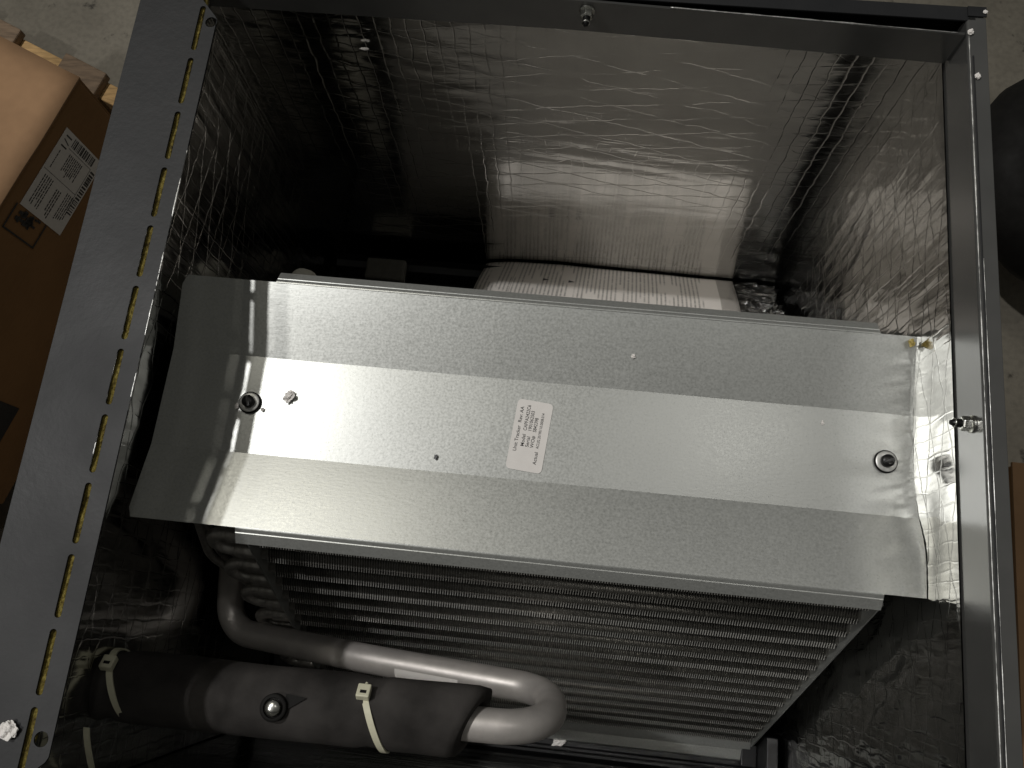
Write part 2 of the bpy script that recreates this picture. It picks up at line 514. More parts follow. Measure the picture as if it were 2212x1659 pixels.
# a second turned edge just outside the bright fold line
o = Geo().box(xr + 0.0022, xr + 0.0032, 0.0, 0.47, 0.0003, 0.0010).put('rim_hem', 'charcoal_paint', cab); bez(o, 0.0003, 2)

# back: outer flange, gap, then the slightly skewed inner panel strip
o = Geo().box(XL + 0.001, XR - 0.006, 0.4968, YB + 0.0004, -0.0018, 0.0).put('back_flange', 'charcoal_paint', cab); bez(o, 0.0005, 2)
by = lambda x: 0.4862 + 0.0295 * (0.49 - x) * (1 if x > 0.1 else 1)
def ybk(x): return min(0.4862 + 0.0290 * (0.49 - x), 0.4935)
g = Geo(); nx = 26
sec = [(0.0, -0.0300), (0.0, -0.0008), (0.0006, 0.0), (0.0014, -0.0004), (0.0014, -0.0300)]
for i in range(nx + 1):
    x = -0.035 + i * (0.5235 / nx)
    for dy, z in sec: g.v.append((x, ybk(x) + dy, z))
for i in range(nx):
    for k in range(4):
        a = i * 5 + k; g.f.append((a, a + 5, a + 6, a + 1))
g.put('back_rim', 'smooth_grey_paint', cab, label='dark painted strip along the top of the back panel')
o = Geo().box(XL + 0.001, XR - 0.006, YF + 0.001, YF + 0.011, -0.0018, 0.0).put('front_flange', 'charcoal_paint', cab)
# little corner tab at the right back
o = Geo().box(0.4905, 0.5022, 0.4995, 0.5068, 0.0002, 0.0012).put('corner_tab', 'charcoal_paint', cab)

# bright metal strips: worn rim folds, and painted glints on flange and slot edges
def worn(pts, r, seed, thr=0.0):  # draws both the worn folds and the painted glints
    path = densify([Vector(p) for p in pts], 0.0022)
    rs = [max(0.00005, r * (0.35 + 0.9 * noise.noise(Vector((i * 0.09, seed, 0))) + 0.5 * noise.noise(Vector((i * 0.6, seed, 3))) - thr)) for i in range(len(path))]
    Geo().tube(path, rs, 6).put('worn_glint_edge', 'worn_glint_metal', cab, True)
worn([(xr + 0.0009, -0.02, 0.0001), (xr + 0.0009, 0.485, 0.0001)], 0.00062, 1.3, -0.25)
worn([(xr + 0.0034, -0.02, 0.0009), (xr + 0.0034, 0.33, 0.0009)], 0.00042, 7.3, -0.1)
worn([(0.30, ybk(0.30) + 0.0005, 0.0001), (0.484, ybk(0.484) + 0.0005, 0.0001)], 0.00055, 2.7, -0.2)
worn([(-0.0001, 0.190, -0.0003), (-0.0001, 0.365, -0.0003)], 0.00075, 4.1, -0.15)  # glint on the flange's inner edge, drawn in as a bright strip
for k in (3, 4, 5, 6, 7):  # slot-edge glints, also put in as bright strips
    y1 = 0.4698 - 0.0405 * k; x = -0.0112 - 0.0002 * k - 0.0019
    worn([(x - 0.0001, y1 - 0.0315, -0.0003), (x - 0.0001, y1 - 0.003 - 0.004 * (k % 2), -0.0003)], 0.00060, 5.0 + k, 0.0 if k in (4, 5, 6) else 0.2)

# foil lining: four crinkled sheets
def foil(name, origin, eu, ev, wu, wv, nu, nv, disp, crk, label, amp=None):
    O, U, V = Vector(origin), Vector(eu), Vector(ev)
    Nn = U.cross(V)
    vs = []; uv = []; fs = []
    for j in range(nv + 1):
        for i in range(nu + 1):
            a, b = wu * i / nu, wv * j / nv
            vs.append(O + U * a + V * b + Nn * disp(a, b)); uv.append((a, b))
    for j in range(nv):
        for i in range(nu):
            q = j * (nu + 1) + i; fs.append((q, q + 1, q + nu + 2, q + nu + 1))
    o = put(name, vs, fs, 'scrim_foil', cab, True, label=label, uvs=uv)
    at = o.data.attributes.new('crinkle', 'FLOAT_VECTOR', 'POINT')
    at.data.foreach_set('vector', [c for q_ in uv for c in (crk[0], crk[1], amp(*q_) if amp else 1.0)])
    return o
def nz(a, b, s): return noise.noise(Vector((a, b, s)))
def ridge(a, b, s): return (1 - min(1, abs(nz(a, b, s)) * 3.2)) ** 2
# right wall (normal -x): u along y, v down
def press(y): return math.exp(-((y - 0.165) / 0.030) ** 2)
def d_right(a, b):
    y = YF + 0.004 + a; z = -0.0335 - b
    h = 0.0008 * nz(a * 9, b * 6, 1) + 0.0007 * ridge(a * 26, b * 7, 2) + 0.0005 * ridge(a * 60, b * 16, 4)
    # dented where the plate edge presses in, fanning wrinkles below it
    pz = -0.085
    if 0.120 < y < 0.32:
        h = h * 0.5 + 0.0007 * math.exp(-((z - pz) / 0.010) ** 2)
    if z < -0.10 and y < 0.20:
        fan = (y - 0.135) / (0.05 + abs(z + 0.09))
        h += min(1, (-z - 0.10) / 0.03) * 0.0016 * math.exp(-((y - 0.12) / 0.10) ** 2) * (ridge(fan * 3.1, b * 5, 7) + 0.7 * ridge(fan * 7.3, b * 9, 8) - 0.5)
    h -= 0.0050 * press(y) * math.exp(-((z + 0.083) / 0.022) ** 2)
    k = min(1, b / 0.006)
    return h * k
foil('right_foil', (xr - 0.0012, YF + 0.004, -0.0335), (0, 1, 0), (0, 0, -1), 0.527, 0.44, 190, 150, lambda a, b: d_right(a, b), (1.0, 0.22, 1),
     'crinkled silver foil lining on the right wall', lambda a, b: 1.3 + (0.9 if a < 0.17 else 0) * min(1, max(0, (b - 0.06) / 0.05)))
def d_back(a, b):
    k = min(1, b / 0.008)
    fade = 1.0 - 0.85 * min(1, max(0, (b - 0.10) / 0.10))
    k *= 0.15 + fade
    return k * (0.0008 * nz(a * 6, b * 8, 11) + 0.0011 * ridge(a * 5, b * 24, 12) * (0.5 + nz(a * 5, b * 5, 15)) + 0.00025 * ridge(a * 16, b * 60, 14))
O = foil('back_foil', (-0.042, 0.4925, -0.0275), (1, 0, 0), (0, 0, -1), 0.532, 0.44, 190, 150, lambda a, b: -d_back(a, b) * -1 + 0, (0.22, 1.0, 1),
     'crinkled silver foil lining on the back wall', lambda a, b: 1.0 - 0.62 * min(1, max(0, (b - 0.13) / 0.06)))
# shear the back sheet to follow the skewed panel
for v in O.data.vertices:
    wx = v.co.x + O.location.x + cab.location.x
    v.co.y += ybk(wx) + 0.0004 - 0.4925
def d_left(a, b):
    z = -0.007 - b
    s = min(1.0, max(0.0, (-z - 0.007) / 0.042)); s = s * s * (3 - 2 * s)
    h = 0.0009 * nz(a * 8, b * 5, 21) + 0.0006 * ridge(a * 30, b * 4, 22) + 0.0003 * ridge(a * 75, b * 7, 24)
    return -0.0195 * s + h * min(1, b / 0.01)
foil('left_foil', (-0.0132, YB - 0.012, -0.007), (0, -1, 0), (0, 0, -1), 0.53, 0.46, 200, 150, lambda a, b: d_left(a, b), (1.0, 0.16, 1),
     'dark crinkled foil lining on the left wall', lambda a, b: 0.8)
foil('front_foil', (0.49, YF + 0.006, -0.0335), (-1, 0, 0), (0, 0, -1), 0.53, 0.44, 80, 70, lambda a, b: -0.001 * nz(a * 9, b * 9, 31), (0.3, 1.0, 1),
     'foil lining on the near wall')

# hex screws through the strips
def hex_screw(origin, inward, axis_up):
    O, I, Up = Vector(origin), Vector(inward).normalized(), Vector(axis_up).normalized()
    W = I.cross(Up).normalized()
    def ring(r, d, n, ph=0.0): return [O + I * d + (W * math.cos(2 * math.pi * k / n + ph) + Up * math.sin(2 * math.pi * k / n + ph)) * r for k in range(n)]
    def lathe(secs, n, ph=0.0):
        v = []; f = []
        for r, d in secs: v += ring(r, d, n, ph)
        for s in range(len(secs) - 1):
            for k in range(n): f.append((s * n + k, s * n + (k + 1) % n, (s + 1) * n + (k + 1) % n, (s + 1) * n + k))
        f.append(tuple(range(n))[::-1]); f.append(tuple(range((len(secs) - 1) * n, len(secs) * n)))
        return v, f
    gg = Geo(); gg.add(*lathe([(0.0052, 0.0003), (0.0052, 0.0013), (0.0044, 0.0018)], 24))
    head = gg.put('hex_screw', 'zinc_steel', cab, False, label='zinc plated hex head screw through the painted strip'); auto_smooth(head, 30)
    gg = Geo(); gg.add(*lathe([(0.0045, 0.0014), (0.0045, 0.0060), (0.0037, 0.0069)], 6, 0.3)); h = gg.put('hex_head', 'zinc_steel', head); bez(h, 0.0003, 2)
    gg = Geo(); secs = []
    for k in range(3): secs += [(0.0021, 0.0068 + k * 0.0011), (0.0027, 0.0073 + k * 0.0011)]
    secs += [(0.0023, 0.0104), (0.0013, 0.0130)]
    gg.add(*lathe(secs, 14)); gg.put('shank', 'black_screw_finish', head, True)
    gg = Geo(); gg.add(*lathe([(0.0028, 0.0098), (0.0028, 0.0107)], 16)); gg.put('thread_tip', 'zinc_steel', head, True)
hex_screw((0.2455, ybk(0.2455), -0.0085), (0, -1, 0), (0, 0, 1))
hex_screw((xr, 0.2315, -0.0130), (-1, 0, 0), (0, 0, 1))

# ------------------------------------------------------------------ drain pan
pan = thing('drain_pan', 'black plastic drain pan under the finned coil', 'drain pan', (0.23, 0.23, -0.475))
prof_pan = [(-0.036, -0.475), (-0.036, -0.4235), (-0.0325, -0.4235), (-0.0315, -0.445), (-0.0265, -0.446), (-0.0255, -0.4330), (-0.0225, -0.4330), (-0.0215, -0.4375), (0.014, -0.4375),
            (0.014, -0.4395), (0.016, -0.4720), (0.470, -0.4720), (0.470, -0.4400), (0.478, -0.4380), (0.480, -0.4250), (0.482, -0.475)]
o = Geo().prism(prof_pan, 'x', -0.025, 0.484).put('tray', 'black_plastic', pan); bez(o, 0.0007, 2, 0.5)
o = Geo().box(0.4735, 0.484, -0.021, 0.012, -0.4370, -0.392).put('corner_post', 'black_plastic', pan); bez(o, 0.001, 2)
o = Geo().box(0.458, 0.4730, -0.0205, 0.0, -0.4370, -0.4285).put('corner_block', 'black_plastic', pan); bez(o, 0.001, 2)
Geo().box(-0.03, 0.486, -0.036, 0.482, ZB + 0.0015, -0.4752).put('pan_base', 'black_plastic', pan)

# ------------------------------------------------------------------ the coil
coil = thing('evaporator_coil', 'aluminium finned coil under a wide galvanised top plate', 'coil', (0.26, 0.22, -0.4372))
# --- top plate: shallow trough, side lips
def plate():
    X0, X1 = -0.0255, 0.4882
    sec = [(0.1345, -0.0790)]
    def z_at(y):
        f1, f2 = 0.1855, 0.2545
        if y < f1: return -0.090 + (f1 - y) * (0.0115 / 0.051)
        if y > f2: return -0.090 + (y - f2) * (0.0100 / 0.0525)
        return -0.090
    ys = []
    y = 0.1345
    brk = [0.1345, 0.1855, 0.2545, 0.3075]
    for a, b in zip(brk, brk[1:]):
        m = max(1, int((b - a) / 0.006))
        for k in range(m): ys.append(a + (b - a) * k / m)
    ys.append(brk[-1])
    nx = 90
    v = []; f = []
    def wob(x, y): return 0.00022 * nz(x * 14, y * 22, 41) + 0.00035 * nz(x * 5, y * 6, 43)
    corner = lambda x, y: 0.0
    m = len(ys)
    for i in range(nx + 1):
        tx = i / nx
        for y in ys:
            x = X0 + (X1 + 0.0040 * press(y) - X0) * tx
            if i == 0:   # rounded outer corners on the left edge
                dc = min(y - 0.1345, 0.3075 - y)
                if dc < 0.003: x += 0.003 - math.sqrt(max(0, 0.003 ** 2 - (0.003 - dc) ** 2))
                x += 0.0012 * (y - 0.22) / 0.08
            dz = wob(x, y)
            v.append((x, y, z_at(y) + dz))
    for i in range(nx):
        for k in range(m - 1):
            a = i * m + k; f.append((a, a + m, a + m + 1, a + 1))
    o = put('top_plate', v, f, 'galvanised_steel', coil, True, label='wide galvanised steel top plate bent into a shallow trough')
    sm = o.modifiers.new('solid', 'SOLIDIFY'); sm.thickness = 0.0009; sm.offset = -1 if o.data.polygons[0].normal.z > 0 else 1
    es = o.modifiers.new('split', 'EDGE_SPLIT'); es.split_angle = math.radians(6)
    # front lip: rounded bend, double hem, then sloping down
    def lip(name, y0, z0, sgn, length, xa, xb):
        R = 0.0016; pts = [(y0 + sgn * -0.0005, z0 + 0.0002)]
        for k in range(7):
            a = math.radians(5.6 * k)
            pts.append((y0 + sgn * R * math.sin(a), z0 - R * (1 - math.cos(a)) + 0.0002))
        ye, ze = pts[-1]; d = (math.cos(math.radians(34)), -math.sin(math.radians(34)))
        pts.append((ye + sgn * d[0] * 0.0018, ze + d[1] * 0.0018))
        # hem groove
        pts.append((ye + sgn * (d[0] * 0.0022 - 0.0002), ze + d[1] * 0.0022 - 0.0004))
        pts.append((ye + sgn * d[0] * 0.0030, ze + d[1] * 0.0030 + 0.0001))
        pts.append((ye + sgn * d[0] * length, ze + d[1] * length))
        gg = Geo(); ns = 24
        for i in range(ns + 1):
            x = xa + (xb - xa) * i / ns
            for p in pts: gg.v.append((x, p[0], p[1] + wob(x, y0)))
        mm = len(pts)
        for i in range(ns):
            for k in range(mm - 1):
                a = i * mm + k; gg.f.append((a, a + 1, a + mm + 1, a + mm))
        oo = gg.put(name, 'galvanised_steel', o, True)
        q = oo.modifiers.new('solid', 'SOLIDIFY'); q.thickness = 0.0008; q.offset = 0
        es = oo.modifiers.new('split', 'EDGE_SPLIT'); es.split_angle = math.radians(25)
    lip('front_lip', 0.1345, -0.0785, -1, 0.0105, 0.0475, 0.4635)
    lip('back_lip', 0.3075, -0.0799, 1, 0.0100, 0.0435, 0.4635)
    return o
plate()

# --- slabs
ROWS = 15
sdir = Vector((0, -0.361, -0.9326)); snor = Vector((0, -0.9326, 0.361))
S0 = Vector((0, 0.1290, -0.0960)); SL = 0.362
X0f, X1f = 0.0545, 0.4660
pitch = SL / ROWS
def slab_pt(x, s, d):   # s down the slab, d depth behind the face
    p = S0 + sdir * s - snor * d
    return Vector((x, p.y, p.z))
def fin_pack():
    v = []; f = []; fm = []
    nfin = 226; seg = ROWS * 6
    for k in range(nfin):
        x = X0f + 0.002 + (X1f - X0f - 0.004) * k / (nfin - 1)
        jit = random.uniform(-0.00012, 0.00012)
        bent = 1.0 if random.random() > 0.035 else random.uniform(-4, 5)
        w = 0.00017
        base = len(v)
        for i in range(seg + 1):
            s = SL * i / seg
            ph = s / pitch * 2 * math.pi
            d = 0.0070 * (0.5 + 0.5 * math.cos(ph)) ** 0.8           # proud at the rows, sunk between
            dx = 0.00028 * math.sin(ph) + jit * bent * (0.5 + nz(x * 40, s * 30, 51))
            we = 0.00036 if math.cos(ph) < -0.5 else w      # collar lip at each tube, painted as if lit below
            for sx, dd in ((-we, d), (we, d), (w, 0.016), (-w, 0.016)):
                p = slab_pt(x + dx + sx, s, dd); v.append(tuple(p))
        for i in range(seg):
            a = base + i * 4
            f.append((a, a + 1, a + 5, a + 4)); f.append((a + 1, a + 2, a + 6, a + 5)); f.append((a + 3, a, a + 4, a + 7)); fm += [1 if math.cos((i + 0.5) / seg * SL / pitch * 2 * math.pi) < -0.5 else 0, 0, 0]  # row crests take the lit colour, everything else the darker one
    o = put('fin_pack', v, f, 'fin_aluminium', coil, False, mats=['fin_aluminium', 'lit_fin_edge'], fmat=fm, label='rows of thin aluminium fins on the near slab')
    o['kind'] = 'stuff'
fin_pack()
for i in range(ROWS):   # tubes running through the fins, a little behind the face
    s = (i + 0.5) * pitch
    Geo().tube([slab_pt(X0f - 0.004, s, 0.0078), slab_pt(X1f + 0.001, s, 0.0078)], 0.0050, 12).put('coil_tube', 'aluminium_tube', coil, True)
# backing so the slab is opaque and end plates
def slab_box(x0, x1, s0, s1, d0, d1, name, mat, mirror=False, **k):
    pts = [slab_pt(0, s, d) for s, d in ((s0, d0), (s1, d0), (s1, d1), (s0, d1))]
    poly = [(p.y, p.z) for p in pts]
    if mirror: poly = [(2 * 0.221 - y, z) for y, z in poly]
    return Geo().prism(poly, 'x', x0, x1).put(name, mat, coil, **k)
slab_box(X0f, X1f, 0, SL, 0.0165, 0.040, 'slab_core', 'fin_aluminium')
slab_box(X0f, X1f, 0, SL, 0.0, 0.040, 'back_slab', 'aluminium_tube', True)
o = slab_box(0.0495, 0.0507, -0.003, SL + 0.002, -0.002, 0.045, 'end_plate', 'galvanised_steel')
o = slab_box(0.4672, 0.4684, -0.003, SL + 0.002, -0.002, 0.045, 'end_plate', 'galvanised_steel')
o = slab_box(0.0495, 0.0507, -0.003, SL + 0.002, -0.002, 0.045, 'end_plate', 'galvanised_steel', True)
o = slab_box(0.4672, 0.4684, -0.003, SL + 0.002, -0.002, 0.045, 'end_plate', 'galvanised_steel', True)
# bottom channel
g = Geo()
pb = slab_pt(0, SL, 0)
sec = [(pb.y + 0.012, pb.z + 0.0150), (pb.y + 0.0060, pb.z + 0.0085), (pb.y - 0.0040, pb.z + 0.0040), (pb.y - 0.0130, pb.z + 0.0015), (pb.y - 0.0140, pb.z + 0.0002), (pb.y - 0.0138, pb.z - 0.0042), (pb.y + 0.03, pb.z - 0.0042)]
nseg = 20
for i in range(nseg + 1):
    x = 0.050 + (0.4665 - 0.050) * i / nseg
    for y, z in sec: g.v.append((x, y, z + 0.0003 * nz(x * 20, y * 30, 3)))
for i in range(nseg):
    for k in range(len(sec) - 1):
        a = i * len(sec) + k; g.f.append((a, a + 1, a + len(sec) + 1, a + len(sec)))
o = g.put('bottom_channel', 'galvanised_steel', coil)
q = o.modifiers.new('solid', 'SOLIDIFY'); q.thickness = 0.001; q.offset = 0
# scratched fins: a few bent, bright ones near the top left of the slab
g = Geo()
for k in range(6):
    x = 0.0815 + k * 0.0026; s = 0.004 + k * 0.0011
    a, b = slab_pt(x, s, -0.0004), slab_pt(x + 0.0012, s + 0.006 + 0.002 * random.random(), -0.0004)
    g.tube([a, b], 0.00035, 6)
g.put('bent_fin', 'zinc_steel', coil, False, label='bent bright fin tips near the left end')

# return bends at the left end
def bend(row0, d0, row1, d1, xe):
    a = slab_pt(0.0490, (row0 + 0.5) * pitch, d0); b = slab_pt(0.0490, (row1 + 0.5) * pitch, d1)
    path = []
    c = (a + b) / 2; h = (a - b) / 2; R = h.length
    path.append(a); path.append(Vector((xe, a.y, a.z)))
    for k in range(1, 12):
        th = math.pi * k / 12
        path.append(Vector((xe - R * math.sin(th), 0, 0)) + Vector((0, c.y + h.y * math.cos(th), c.z + h.z * math.cos(th))))
    path.append(Vector((xe, b.y, b.z))); path.append(b)
    gg = Geo().tube(path, 0.0049, 14)
    o = gg.put('return_bend', 'aluminium_tube', coil, True)
    for p in (a, b):
        Geo().tube([Vector((0.0488, p.y, p.z)), Vector((0.0320, p.y, p.z)), Vector((0.0312, p.y, p.z))], [0.0062, 0.0062, 0.0052], 14).put('socket', 'aluminium_tube', o, True)
for i in range(0, 13, 2):
    bend(i, 0.0078, i + 1, 0.0078, 0.030)
for i in range(1, 12, 2):
    bend(i, 0.0300, i + 1, 0.0300, 0.030)
# thin feeder tube looping down the left end
pth = fillet([(0.030, 0.150, -0.095), (0.004, 0.150, -0.105), (-0.002, 0.118, -0.170), (0.020, 0.096, -0.235), (0.049, 0.086, -0.250)], [0.02, 0.05, 0.05], 8)
Geo().tube(pth, 0.0032, 10).put('feeder_tube', 'aluminium_tube', coil, True)
pth = fillet([(0.030, 0.165, -0.100), (-0.004, 0.160, -0.115), (-0.004, 0.122, -0.195), (0.020, 0.098, -0.262), (0.049, 0.082, -0.272)], [0.02, 0.05, 0.05], 8)
Geo().tube(pth, 0.0030, 10).put('feeder_tube', 'aluminium_tube', coil, True)

# suction pipe
leg1 = [(-0.075, 0.0225, -0.116), (-0.0267, 0.0262, -0.115), (0.084, 0.0268, -0.115), (0.215, 0.0285, -0.115)]
pipe_pts = leg1[:1] + [(0.2640, 0.0285, -0.113), (0.2640, 0.0475, -0.180), (0.1182, 0.0535, -0.220), (-0.0120, 0.0610, -0.270), (-0.0155, 0.1060, -0.262), (0.005, 0.150, -0.20), (0.010, 0.165, -0.12)]
path = densify(fillet(pipe_pts, [0.0345, 0.0345, 0.2, 0.030, 0.05, 0.05], 14), 0.012)
Geo().tube(path, 0.0110, 28).put('suction_pipe', 'aluminium_pipe', coil, True, label='bare aluminium suction pipe bent back in a U')
# sticker wrapped on the returning leg
def wrapped(name, mat, x0, x1, a0, a1, r, parent, nseg=10):
    A, B = Vector((0.2600, 0.0503, -0.1990)), Vector((0.1182, 0.0545, -0.232))
    A, B = Vector((0.2640, 0.0475, -0.180)), Vector((0.1182, 0.0535, -0.220))
    tdir = (A - B).normalized(); up = (Vector((0, 0, 1)) - tdir * tdir.z).normalized(); side = tdir.cross(up)
    gg = Geo()
    for i in range(7):
        u = x0 + (x1 - x0) * i / 6
        c = B + tdir * u
        for k in range(nseg + 1):
            a = math.radians(a0 + (a1 - a0) * k / nseg)
            gg.v.append(c + (up * math.cos(a) + side * math.sin(a)) * r)
    for i in range(6):
        for k in range(nseg):
            q = i * (nseg + 1) + k; gg.f.append((q, q + 1, q + nseg + 2, q + nseg + 1))
    return gg.put(name, mat, parent, True)
wrapped('pipe_sticker', 'label_paper', 0.030, 0.082, 14, 108, 0.01115, coil)

# plate screws: black slotted head in a rubber grommet with a metal ring
def plate_screw(x, y, ang, lab):
    z = -0.0898
    def disc(secs, n=28):
        gg = Geo(); v = []; f = []
        for r, h in secs: v += [(x + r * math.cos(2 * math.pi * k / n), y + r * math.sin(2 * math.pi * k / n), z + h) for k in range(n)]
        for s in range(len(secs) - 1):
            for k in range(n): f.append((s * n + k, s * n + (k + 1) % n, (s + 1) * n + (k + 1) % n, (s + 1) * n + k))
        f.append(tuple(range(n))[::-1]); f.append(tuple(range((len(secs) - 1) * n, len(secs) * n)))
        return gg.add(v, f)
    s = auto_smooth(disc([(0.0042, 0.0022), (0.0042, 0.0058), (0.0036, 0.0066), (0.0010, 0.0069)]).put('plate_screw', 'black_screw_finish', coil, label=lab), 50)
    auto_smooth(disc([(0.0074, 0.0), (0.0078, 0.0010), (0.0074, 0.0018), (0.0066, 0.0020)]).put('rubber_grommet', 'black_rubber', s), 50)
    auto_smooth(disc([(0.0069, 0.0012), (0.0069, 0.0022), (0.0063, 0.0026), (0.0044, 0.0025)]).put('washer', 'grey_washer', s), 50)
    c, sn = math.cos(ang), math.sin(ang)
    gg = Geo().box(-0.0039, 0.0039, -0.0005, 0.0005, 0.0060, 0.00705)
    gg.v = [(x + c * p[0] - sn * p[1], y + sn * p[0] + c * p[1], z + p[2]) for p in gg.v]
    gg.put('slot', 'black_plastic', s)
    gg = Geo().box(-0.0036, 0.0036, -0.0011, -0.00055, 0.0062, 0.0072)
    gg.v = [(x + c * p[0] - sn * p[1], y + sn * p[0] + c * p[1], z + p[2]) for p in gg.v]
    gg.put('slot_edge', 'black_screw_finish', s)
plate_screw(0.0374, 0.2208, 1.9, 'black slotted screw at the shaded left end of the plate')
plate_screw(0.4695, 0.2212, 0.35, 'black slotted screw at the bright right end of the plate')

# tracking label on the plate
def text_mesh(body, size, origin, ux, uy, n, name, mat, parent, squeeze=1.0):
    cu = bpy.data.curves.new('text', 'FONT'); cu.body = body; cu.size = size; cu.resolution_u = 3; cu.offset = size * 0.008
    ob = bpy.data.objects.new('text', cu); COL.objects.link(ob)
    dg = bpy.context.evaluated_depsgraph_get(); dg.update()
    me = bpy.data.meshes.new_from_object(ob.evaluated_get(dg))
    v = [p.co.copy() for p in me.vertices]; f = [tuple(p.vertices) for p in me.polygons]
    bpy.data.objects.remove(ob); bpy.data.curves.remove(cu); bpy.data.meshes.remove(me)
    O, ux, uy, n = Vector(origin), Vector(ux), Vector(uy), Vector(n)
    return put(name, [O + ux * p.x * squeeze + uy * p.y + n * 0.00012 for p in v], f, mat, parent)
def sticker():
    # corner (bottom-left when reading), reading direction runs towards the back of the cabinet
    O = Vector((0.2429, 0.1906, -0.0900)); ux = Vector((0.0835, 0.9965, 0)).normalized(); uy = Vector((-0.9965, 0.0835, 0)).normalized()
    W, H = 0.0490, 0.0245
    n = Vector((0, 0, 1)); pts = []
    r = 0.003
    for cx, cy, a0 in ((W - r, r, -90), (W - r, H - r, 0), (r, H - r, 90), (r, r, 180)):
        for k in range(6):
            a = math.radians(a0 + 18 * k); pts.append(O + ux * (cx + r * math.cos(a)) + uy * (cy + r * math.sin(a)) + n * 0.00055)
    v = pts + [p - n * 0.00012 for p in pts]; m = len(pts)
    f = [tuple(range(m)), tuple(range(m, 2 * m))[::-1]] + [(i, (i + 1) % m, m + (i + 1) % m, m + i) for i in range(m)]
    s = put('tracking_label', v, f, 'label_paper', coil, label='small white printed label with model and serial numbers')
    def t(txt, x, y, size, sq=1.0):
        text_mesh(txt, size, O + ux * x + uy * y + n * 0.00055, ux, uy, n, 'printed_text', 'black_ink', s, sq)
    t('Unit Tracker', 0.0125, 0.0195, 0.0034, 1.0)
    t('Rev: AA', 0.0325, 0.0195, 0.0034, 1.0)
    t('Model', 0.0165, 0.0150, 0.0034); t('CAPFA2422C6', 0.0275, 0.0150, 0.0034, 0.86)
    t('Serial', 0.0165, 0.0117, 0.0034); t('1901062503', 0.0275, 0.0117, 0.0034, 0.86)
    t('WO#', 0.0165, 0.0084, 0.0034); t('S842398', 0.0275, 0.0084, 0.0034, 0.86)
    t('Actual', 0.0055, 0.0046, 0.0034); t('ACL02.20190110.0008.014', 0.0165, 0.0048, 0.0027, 0.84)
sticker()

# ------------------------------------------------------------------ foam sleeve on the pipe
sl = thing('pipe_insulation', 'thick black foam sleeve around the near pipe', 'pipe insulation', (0.08, 0.0265, -0.138))
fp = densify([Vector(p) for p in fillet([(-0.075, 0.0225, -0.116), (-0.0267, 0.0262, -0.115), (0.084, 0.0268, -0.1155), (0.2135, 0.0285, -0.1145)], [0.2, 0.3], 8)], 0.006)
def sleeve():
    seg = 40; v = []; f = []
    n = len(fp)
    ties = (-0.026, 0.1480)
    for i, p in enumerate(fp):
        tdir = (fp[min(i + 1, n - 1)] - fp[max(i - 1, 0)]).normalized()
        up = (Vector((0, 0, 1)) - tdir * tdir.z).normalized(); sd = tdir.cross(up)
        for k in range(seg):
            a = 2 * math.pi * k / seg
            r = 0.0228 + 0.0007 * nz(p.x * 22, math.cos(a) * 1.5, math.sin(a) * 1.5 + 60)
            for tx in ties: r -= 0.0020 * math.exp(-((p.x - tx - 0.006 * math.cos(a)) / 0.006) ** 2)
            if i == n - 1: r -= 0.0012
            off = (up * math.cos(a) + sd * math.sin(a)) * r
            bl = max(0.0, 1 - (n - 1 - i) / 6.0)
            v.append(p + off + tdir * bl * (0.42 * off.y - 0.24 * off.z))
    for i in range(n - 1):
        for k in range(seg): f.append((i * seg + k, i * seg + (k + 1) % seg, (i + 1) * seg + (k + 1) % seg, (i + 1) * seg + k))
    # right end annulus with inner bore
    p = fp[-1]; tdir = (fp[-1] - fp[-2]).normalized(); up = (Vector((0, 0, 1)) - tdir * tdir.z).normalized(); sd = tdir.cross(up)
    last = (n - 1) * seg
    for r, back in ((0.0132, -0.0006), (0.0116, 0.0012), (0.0114, 0.02)):
        b0 = len(v)
        for k in range(seg):
            a = 2 * math.pi * k / seg; off = (up * math.cos(a) + sd * math.sin(a)) * r; v.append(p - tdir * back + off + tdir * (0.42 * off.y - 0.24 * off.z))
        for k in range(seg): f.append((last + k, last + (k + 1) % seg, b0 + (k + 1) % seg, b0 + k))
        last = b0
    f.append(tuple(range(seg))[::-1])
    return put('sleeve', v, f, 'foam_rubber', sl, True)
sleeve()
# valve stub poking through the sleeve, with its rubber collar and a torn notch beside it
vx, vy, vz = 0.0887, 0.0262, -0.0945
def vdisc(secs, dx=0, dy=0, n=24):
    v = []; f = []
    for r, h in secs: v += [(vx + dx + r * math.cos(2 * math.pi * k / n), vy + dy + r * math.sin(2 * math.pi * k / n), vz + h) for k in range(n)]
    for s in range(len(secs) - 1):
        for k in range(n): f.append((s * n + k, s * n + (k + 1) % n, (s + 1) * n + (k + 1) % n, (s + 1) * n + k))
    f.append(tuple(range(n))[::-1]); f.append(tuple(range((len(secs) - 1) * n, len(secs) * n)))
    return Geo().add(v, f)
auto_smooth(vdisc([(0.0086, -0.006), (0.0086, 0.0046), (0.0080, 0.0052), (0.0064, 0.0052), (0.0062, 0.0030)]).put('rubber_collar', 'black_rubber', sl), 50)
auto_smooth(vdisc([(0.0050, 0.0), (0.0050, 0.0062), (0.0044, 0.0072), (0.0012, 0.0078)]).put('valve_stub', 'zinc_steel', sl, label='shiny round valve stub poking out of the foam'), 50)
g = Geo()
nt_ = 10
for i in range(nt_ + 1):
    u = i / nt_; x = vx + 0.006 + u * 0.013; w = 0.0052 * (1 - u) + 0.0003
    yc = vy + 0.0035 + 0.004 * u
    for s in (-1, 1):
        yy = yc + s * w; zz = -0.1150 + math.sqrt(max(1e-6, 0.0232 ** 2 - (yy - 0.0268) ** 2)) + 0.0004
        g.v.append((x, yy, zz))
for i in range(nt_): g.f.append((2 * i, 2 * i + 1, 2 * i + 3, 2 * i + 2))
g.put('torn_notch', 'black_rubber', sl)

